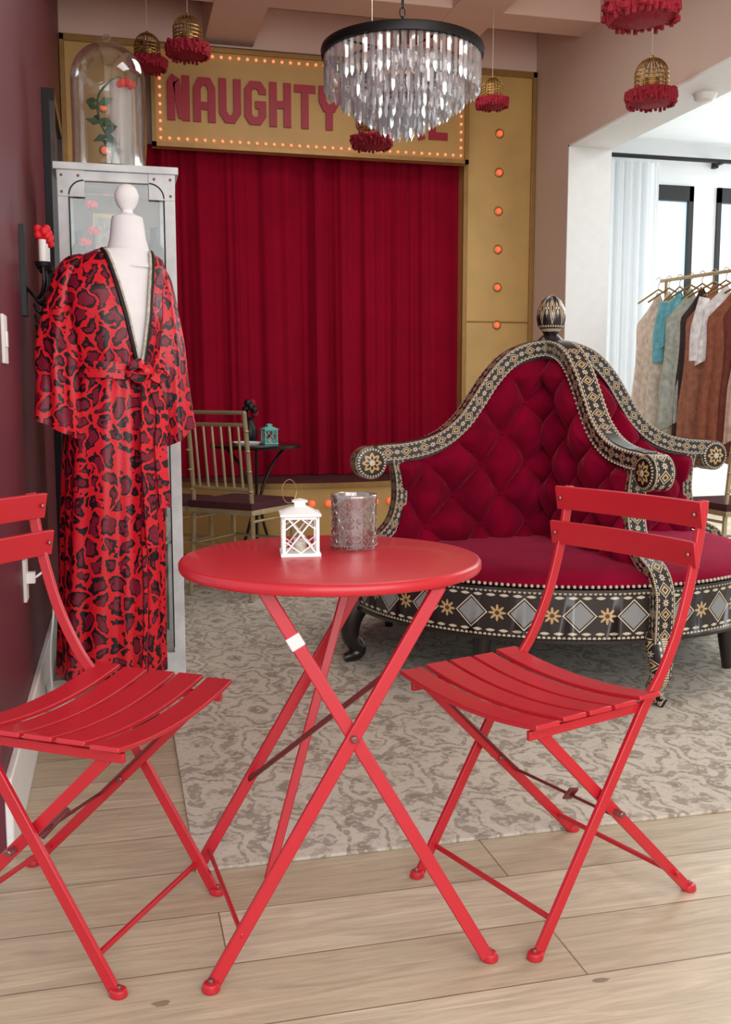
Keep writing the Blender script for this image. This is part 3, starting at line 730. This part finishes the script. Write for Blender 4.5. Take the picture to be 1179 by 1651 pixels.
for z in (.509,.909,1.209,1.479):
    for i in range(5):
        bottle(CXa+.06+.066*i,CYf+.16+.08*(i%2),z,random.uniform(.8,1.35),random.choice([M_brass,M_black,M_tassel,M_black,M_gem,M_brass]))
q.box2((CXa+.10,CYb-.03,1.56),(CXa+.24,CYb-.022,1.72),M_brass); q.box2((CXa+.115,CYb-.034,1.575),(CXa+.225,CYb-.03,1.705),M_gem)
for x,z in ((-.065,1.70),(-.06,1.61),(-.09,1.57)):
    q.tube([(x,CYf+.08,1.479),(x,CYf+.08,z)],.003,M_black,6)
    for i in range(6): q.ball((x+.012*cos(i),CYf+.08+.012*sin(i),z+.006*sin(2*i)),.011,M_rose,8)
q.done(origin=(0,3.8,.5),parent=cab)
cz=CZ+.0125; cp=Vector((.003,3.80,cz)); q=B('rose_glass_cloche',Matrix.Translation(cp)); r=.130
q.lathe([(1e-5,0),(.140,0),(.142,.008),(.136,.014),(1e-5,.014)],M_blackwood,seg=48)
H=.455; pr=[(r,.014),(r,H-r)]+[(max(1e-5,r*cos(a)),H-r+r*sin(a)) for a in [pi/2*i/12 for i in range(1,13)]]
q.lathe(pr,M_dome,seg=56); q.lathe([(max(1e-5,a-.003),b) for a,b in pr],M_dome,seg=56)
q.lathe([(.006,H-.002),(.01,H+.008),(.016,H+.016),(.01,H+.026),(1e-5,H+.029)],M_dome,seg=20)
st=catmull([(0.0,0,.02),(.010,0,.10),(-.030,.0,.18),(-.035,0,.27),(.01,0,.33)],6); q.tube(st,.004,M_leaf,8)
def leaf(c,d,s):
    d=Vector(d).normalized(); sd=d.cross(Vector((.2,1,.3))).normalized(); c=Vector(c)
    q.raw([c,c+d*s*.4+sd*s*.25,c+d*s,c+d*s*.4-sd*s*.25,c+d*s*.5+Vector((0,-.004,0))],[(0,1,4),(1,2,4),(2,3,4),(3,0,4)],M_leaf)
for i in range(13):
    p=st[5+i]; leaf(p,(cos(i*2.3),.5*sin(i*2.3),.5*sin(i*1.3)),.045+.010*(i%3))
for k in range(3):
    for i in range(6):
        a=i*pi/3+k*.5; rr=.006+.009*k; c=Vector((.062,-.01,.315)); q.ball(c+Vector((rr*cos(a),rr*sin(a),.004*(2-k))),.011,M_rose,8,sz=1.2)
q.tube(catmull([(.01,0,.33),(.04,0,.342),(.062,-.01,.31)],5),.003,M_leaf,6)
for i in range(16): q.ball((.05*cos(i*2.1)*((i%5)/4+.4),.05*sin(i*2.1),.020),.012,M_rose,6,sz=.4)
q.lathe([(.040,.015),(.038,.33),(1e-4,.34)],glassy('frosted_tube',(.9,.93,.93),.10,.5,.38,.3),c=(.042,.03,0),seg=24)
q.done()

# ------------------------------------------------------------ wall items, left
q=B('candle_sconce'); x=XL; y=3.24; zo=-.05
q.box2((x,y-.03,1.33+zo),(x+.015,y+.03,1.60+zo),M_black)
for dy in (-.09,0,.09):
    q.tube(catmull([(x+.01,y,1.42+zo),(x+.05,y+dy*.6,1.38+zo),(x+.07,y+dy,1.42+zo),(x+.07,y+dy,1.47+zo)],6),.005,M_black,8)
    q.lathe([(1e-5,0),(.022,.0),(.026,.012),(1e-5,.012)],M_black,(x+.07,y+dy,1.47+zo),16)
    q.lathe([(1e-5,0),(.011,0),(.011,.065),(1e-5,.066)],M_white,(x+.07,y+dy,1.482+zo),14)
    for i in range(7): q.ball((x+.07+.014*cos(i*1.3),y+dy+.014*sin(i*1.3),1.56+.010*(i%3)+zo),.012,M_rose,8)
    for k in range(5): q.tube([(x+.055+.018*cos(a)*(1-k*.12),y+dy*.8+.022*sin(a),1.38-.032*k+.012*cos(2*a)+zo) for a in [2*pi*i/12 for i in range(13)]],.004,M_black,6)
q.done(origin=(x,y,1.4))
q=B('black_framed_mirror'); a0,a1=4.55,5.25
q.box2((XL,a0,.19),(XL+.03,a1,2.32),M_black)
for a,b in ((a0,a0+.04),(a1-.04,a1)): q.box2((XL+.03,a,.19),(XL+.05,b,2.32),M_blackwood)
q.box2((XL+.03,a0,2.27),(XL+.05,a1,2.32),M_blackwood); q.box2((XL+.03,a0+.04,.22),(XL+.032,a1-.04,2.27),mat('mirror_dark',(40,30,34),.3,.5))
q.done(bevel=.003,origin=(XL,4.8,0))
q=B('light_switch'); q.box2((XL,2.60,1.12),(XL+.008,2.68,1.24),M_white); q.box2((XL+.008,2.625,1.16),(XL+.012,2.655,1.20),M_white); q.done(bevel=.002,origin=(XL,2.64,1.18))
q=B('wall_outlet'); q.box2((XL,2.90,.46),(XL+.008,2.97,.58),M_white); q.box2((XL+.008,2.92,.51),(XL+.03,2.95,.54),M_white)
q.tube(catmull([(XL+.03,2.935,.525),(XL+.06,2.98,.53),(XL+.07,3.06,.43),(XL+.05,3.12,.25),(XL+.05,3.18,.08),(XL+.06,3.22,.06)],6),.0035,M_white,8); q.done(origin=(XL,2.93,.5))
q=B('white_canister',Matrix.Translation((XL+.065,3.30,0))); q.lathe([(1e-5,0),(.040,0),(.043,.01),(.043,.085),(.045,.09),(.045,.10),(.040,.104),(1e-5,.104)],M_white,seg=28); q.done()

# ------------------------------------------------------------ chandelier
ch=D(649,62,4.45); zt=ch.z-.065
q=B('crystal_chandelier',Matrix.Translation((ch.x,ch.y,0)))
RT=.340
q.lathe([(RT-.012,zt+.020),(RT+.006,zt+.023),(RT+.010,zt+.01),(RT+.006,zt-.014),(RT-.012,zt-.012),(RT-.012,zt+.020)],M_black,seg=72)
for i in range(4):
    a=i*pi/2+.3; q.tube([(RT*cos(a),RT*sin(a),zt+.01),(-RT*cos(a),-RT*sin(a),zt+.01)],.005,M_black,6)
q.tube([(0,0,zt-.25),(0,0,zt+.08)],.009,M_black,8)
z=zt+.08; i=0
while z<ZC-.03:
    Mx=Matrix.Translation((0,0,z+.02))@Matrix.Rotation((i%2)*pi/2,4,'Z')
    q.tube([(.012*cos(a),0,.022*sin(a)) for a in [2*pi*k/12 for k in range(13)]],.003,M_black,6,M=Mx); z+=.036; i+=1
q.lathe([(1e-5,ZC-.035),(.05,ZC-.03),(.06,ZC)],M_black,seg=24)
tiers=[(.330,zt-.010,.155,64),(.262,zt-.050,.175,50),(.205,zt-.10,.165,40),(.150,zt-.150,.145,28),(.095,zt-.200,.130,18),(.042,zt-.235,.12,8)]
def crystal(x,y,z0,l,a,w=.0115):
    vs=[];pr=[(0,.4),(.008,1),(l-.018,1),(l,.15)]
    for zz,k in pr:
        for t in range(4): vs.append((x+cos(a+t*pi/2)*w*k*(1.0 if t%2 else .7),y+sin(a+t*pi/2)*w*k*(1.0 if t%2 else .7),z0-zz))
    q.raw(vs,[(4*i+t,4*i+(t+1)%4,4*i+4+(t+1)%4,4*i+4+t) for i in range(3) for t in range(4)]+[(0,1,2,3),(15,14,13,12)],M_crystal)
for r,z0,l,n in tiers:
    for i in range(n):
        a=2*pi*i/n+r; crystal(r*cos(a),r*sin(a),z0,l,a+.4*sin(i*1.7))
    q.lathe([(r-.005,z0+.004),(r+.005,z0+.004),(r+.005,z0-.005),(r-.005,z0-.005)],M_black if r>.3 else M_steel,seg=48)
    if r<.32:
        for k in range(4):
            a=k*pi/2+.3; q.tube([(r*cos(a),r*sin(a),z0),(r*cos(a),r*sin(a),zt)],.0018,M_steel,5)
Mcb=mat('chandelier_bulb',(255,240,225),.4,emit=(255,235,215),es=1.3)
for k in range(6):
    a=k*pi/3; q.lathe([(1e-5,0),(.010,.005),(.013,.03),(.005,.06),(1e-5,.065)],Mcb,(.12*cos(a),.12*sin(a),zt-.10),10)
q.done(angle=30,merge=False,origin=(ch.x,ch.y,zt))

# ------------------------------------------------------------ hanging birdcages with red fringe
def cage(u,v,d,w):
    p=D(u,v,d); r=w/2*d/FPX*.97; q=B('birdcage_pendant',Matrix.Translation((p.x,p.y,0))); z=p.z; rc=r*.66; h=rc*1.7
    for i in range(20):
        a=2*pi*i/20
        P=[(rc*cos(a),rc*sin(a),z+r*.2),(rc*cos(a),rc*sin(a),z+r*.2+h*.55)]+[(rc*cos(a)*cos(t),rc*sin(a)*cos(t),z+r*.2+h*.55+rc*.95*sin(t)) for t in [pi/2*k/5 for k in range(1,6)]]
        q.tube(P,r*.025,M_brass,5)
    for zz in (.0,.15,.3,.45,.6): q.tube([((rc+.001)*cos(a),(rc+.001)*sin(a),z+r*.2+h*zz) for a in [2*pi*k/28 for k in range(29)]],r*.03,M_brass,6)
    q.lathe([(1e-5,0),(rc*.5,0),(rc*.55,h*.3),(1e-5,h*.35)],M_brass,(0,0,z+r*.25),16)
    q.ball((0,0,z+r*.2+h*.55+rc),r*.1,M_brass,8); q.tube([(0,0,z+r*.2+h*.55+rc),(0,0,ZB+.2)],.0018,M_gem,6)
    q.lathe([(rc*.2,z+r*.25),(rc*1.05,z+r*.25),(r*1.0,z+r*.14),(r*1.02,z-r*.10),(r*.90,z-r*.30),(r*.4,z-r*.42),(1e-4,z-r*.42)],M_tassel,seg=90,wob=.06,k=22)
    for i in range(64):
        a=2*pi*i/64; rr=r*random.uniform(.88,1.03); q.ball((rr*cos(a),rr*sin(a),z+r*random.uniform(-.30,.16)),r*random.uniform(.09,.14),M_tassel,6)
    for i in range(30):
        a=2*pi*i/30; l=r*random.uniform(.32,.46)
        q.tube([(r*.95*cos(a),r*.95*sin(a),z-r*.05),(r*.93*cos(a),r*.93*sin(a),z-l)],[r*.08,r*.07],M_tassel,6)
    q.done(origin=(p.x,p.y,z),merge=False)
for c in ((303,78,5.3,68),(238,100,5.6,60),(794,164,5.75,50),(600,226,5.0,64),(1036,12,3.5,112),(1050,154,5.0,78)): cage(*c)

# ------------------------------------------------------------ chiavari chairs, iron cafe table
def chiavari(pos,fw):
    q=B('chiavari_chair',frame(pos,fw)); m=M_brass2; w=.19
    for sg in (1,-1):
        q.tube(catmull([(-.20,w*sg,0),(-.175,w*.98*sg,.25),(-.17,w*.95*sg,.45),(-.19,w*.93*sg,.70),(-.22,w*.92*sg,.94)],4),.012,m,8)
        q.tube([(.19,w*sg,0),(.18,w*sg,.44)],.012,m,8)
        for z in (.14,.27,.40): q.tube([(-.18,w*.98*sg,z),(.185,w*sg,z)],.008,m,6)
        for z in (.1,.2,.3,.55,.65,.75,.85): q.ball((-.172-(.05*(z-.45)/.47 if z>.45 else 0),w*.96*sg,z),.0155,m,8,sz=.5)
    for z in (.14,.27): q.tube([(.185,-w,z),(.185,w,z)],.008,m,6); q.tube([(-.18,-w,z),(-.18,w,z)],.008,m,6)
    for z,x in ((.94,-.22),(.88,-.212),(.56,-.178)): q.tube([(x,-w*.95,z),(x,w*.95,z)],.010,m,8)
    for i in range(6):
        y=-w*.7+w*1.4*i/5; q.tube([(-.178,y,.56),(-.214,y,.88)],.007,m,6)
    q.box((0,0,.445),(.40,.40,.025),m); q.box((0,0,.475),(.39,.39,.035),M_fcush)
    q.done(bevel=.004)
UP=Vector((0,0,.0095))
chiavari(S(-.640,5.12)+UP,S(.475,.88)); chiavari(S(-1.08,5.20)+UP,S(.45,.85))
chiavari(S(1.92,5.15),S(-.3,.9))
tp=S(-.625,5.66); q=B('iron_cafe_table',Matrix.Translation(tp))
q.lathe([(1e-5,.735),(.255,.735),(.26,.742),(.26,.752),(.255,.757),(1e-5,.757)],M_blackwood,seg=48)
for i in range(3):
    a=i*2*pi/3+.4; q.tube(catmull([(.20*cos(a),.20*sin(a),.735),(.10*cos(a),.10*sin(a),.62),(.025*cos(a),.025*sin(a),.42),(.10*cos(a),.10*sin(a),.15),(.22*cos(a),.22*sin(a),.012)],5),.009,M_black,8)
q.tube([(.03*cos(a),.03*sin(a),.42) for a in [2*pi*k/16 for k in range(17)]],.006,M_black,6)
q.done()
lantern('lantern',tp+Vector((.07,-.05,.758)),.075,M_mint,False,rot=.2)
q=B('white_tray',Matrix.Translation(tp+Vector((-.06,-.06,.758)))); q.lathe([(1e-5,0),(.07,0),(.08,.012),(.076,.014),(.066,.006),(1e-5,.006)],M_white,seg=28); q.done()
q=B('flower_vase',Matrix.Translation(tp+Vector((-.02,.10,.758)))); q.lathe([(1e-5,0),(.03,0),(.045,.04),(.04,.09),(.02,.13),(.028,.15),(.02,.15),(1e-5,.02)],M_black,seg=24)
for i in range(9): q.ball((.03*cos(i*2.4),.03*sin(i*2.4),.17+.02*(i%4)),.022,M_black if i%3 else M_tassel,8)
q.done()

# ------------------------------------------------------------ clothes rack
ra=D(1075,452,6.35); rb=D(1215,436,5.7)
rd=(rb-ra); rd.z=0; L_=rd.length; rd.normalize(); zr=ra.z
rack=empty('garment_rack',(ra.x,ra.y,0))
q=B('rack_frame',frame((ra.x,ra.y,0),rd))
q.tube([(-.05,0,zr),(L_+.4,0,zr)],.011,M_brass2,8)
for x in (.0,L_+.35):
    q.tube([(x,0,.05),(x,0,zr)],.011,M_brass2,8); q.tube([(x,-.22,.03),(x,.22,.03)],.012,M_brass2,8); 
    for y in (-.22,.22): q.ball((x,y,.028),.028,M_black,10)
q.done(parent=rack)
def garment(i,x,rgb,half,ln,name,rot=.9):
    mm=mat(name+'_cloth_%d'%i,rgb,.8,noise=.25,nscale=30)
    Mg=frame((ra.x,ra.y,0),rd)@Matrix.Translation((x,0,0))@Matrix.Rotation(rot,4,'Z')
    q=B(name,Mg); zt=zr-.06
    q.tube(catmull([(0,0,zt+.01),(0,0,zr-.02),(.018,0,zr+.005),(0,0,zr+.024),(-.016,0,zr+.012)],4),.0025,M_brass,6)
    q.tube([(-half*.9,0,zt-.07),(0,0,zt+.01),(half*.9,0,zt-.07)],.006,M_brass,6)
    def fn(u,v):
        a=2*pi*u; sh=min(1,.25+v*6); hx=half*(sh)*(1-.12*sin(pi*min(1,v*1.6)))*(1+.15*v); hy=.015+.022*min(1,v*3)
        return (hx*cos(a)*(1+.04*sin(8*a+i)*v),hy*sin(a)*(1+.5*sin(9*a+i*2)*min(1,v*2)),zt-.004-ln*v-.08*abs(cos(a)))
    q.grid(fn,56,26,mm)
    if name in('blouse','shirt'):
        for sg in (1,-1): q.tube(catmull([(sg*half*.85,0,zt-.08),(sg*half*1.12,0,zt-.25),(sg*half*1.15,0,zt-.45)],5),[.035]*5+[.04]*6,mm,12,flat=.5)
    q.done(angle=80,parent=rack)
gs=[((204,190,178),.15,.98,'floral_dress'),((206,196,180),.15,.9,'linen_robe'),((104,176,190),.11,.30,'blouse'),((176,182,172),.16,.80,'skirt_suit'),((58,42,40),.14,.86,'evening_dress'),((160,104,80),.17,1.0,'velvet_dress'),((244,244,244),.15,.40,'shirt'),((150,88,64),.18,1.0,'wrap_dress'),((124,62,46),.17,.95,'slip_dress'),((215,184,165),.16,.85,'robe'),((160,84,70),.18,.95,'maxi_dress')]
for i,(c,h,l,n) in enumerate(gs): garment(i,-.10+(L_+.35)*(i+.3)/11.0,c,h,l,n,rot=.45+.10*sin(i*3))
q=B('smoke_detector',Matrix.Translation((2.93,4.66,ZH_-.0125))); q.lathe([(1e-5,-.035),(.035,-.035),(.05,-.025),(.056,-.008),(.06,0),(1e-5,0)],M_white,seg=32); q.done()

# ------------------------------------------------------------ lights
def area(name,loc,target,sx,sy,pw,col=(1,1,1)):
    l=bpy.data.lights.new(name,'AREA'); l.shape='RECTANGLE'; l.size=sx; l.size_y=sy; l.energy=pw; l.color=col
    o=bpy.data.objects.new(name,l); sc.collection.objects.link(o); o.location=loc
    o.rotation_euler=(Vector(target)-Vector(loc)).to_track_quat('-Z','Y').to_euler(); return o
area('shop_window_light',(.9,-1.3,1.9),(1.2,4,1.35),4.0,2.4,112,(1,1,.985))
area('side_room_window_light',(6.0,6.9,2.0),(3.6,4.6,1.2),2.2,1.8,85,(.9,.96,1))
area('side_room_fill',(5.3,4.6,2.98),(5.3,4.6,0),3.2,3.0,105,(.95,.98,1))  # added fill to brighten the side room, no fixture there
area('ceiling_fill',(1.35,4.75,3.10),(1.35,4.75,0),1.0,1.0,16,(1,.97,.93))  # added overhead fill that lifts the stage end, not a real fitting
area('ceiling_fill.001',(1.35,2.7,3.10),(1.35,2.7,0),1.0,1.0,10,(1,.97,.94))  # second added fill, brightens the rug from above without a fixture
w=bpy.data.worlds.new('World'); sc.world=w; w.use_nodes=True
w.node_tree.nodes['Background'].inputs[0].default_value=(.90,.95,1,1); w.node_tree.nodes['Background'].inputs[1].default_value=.98
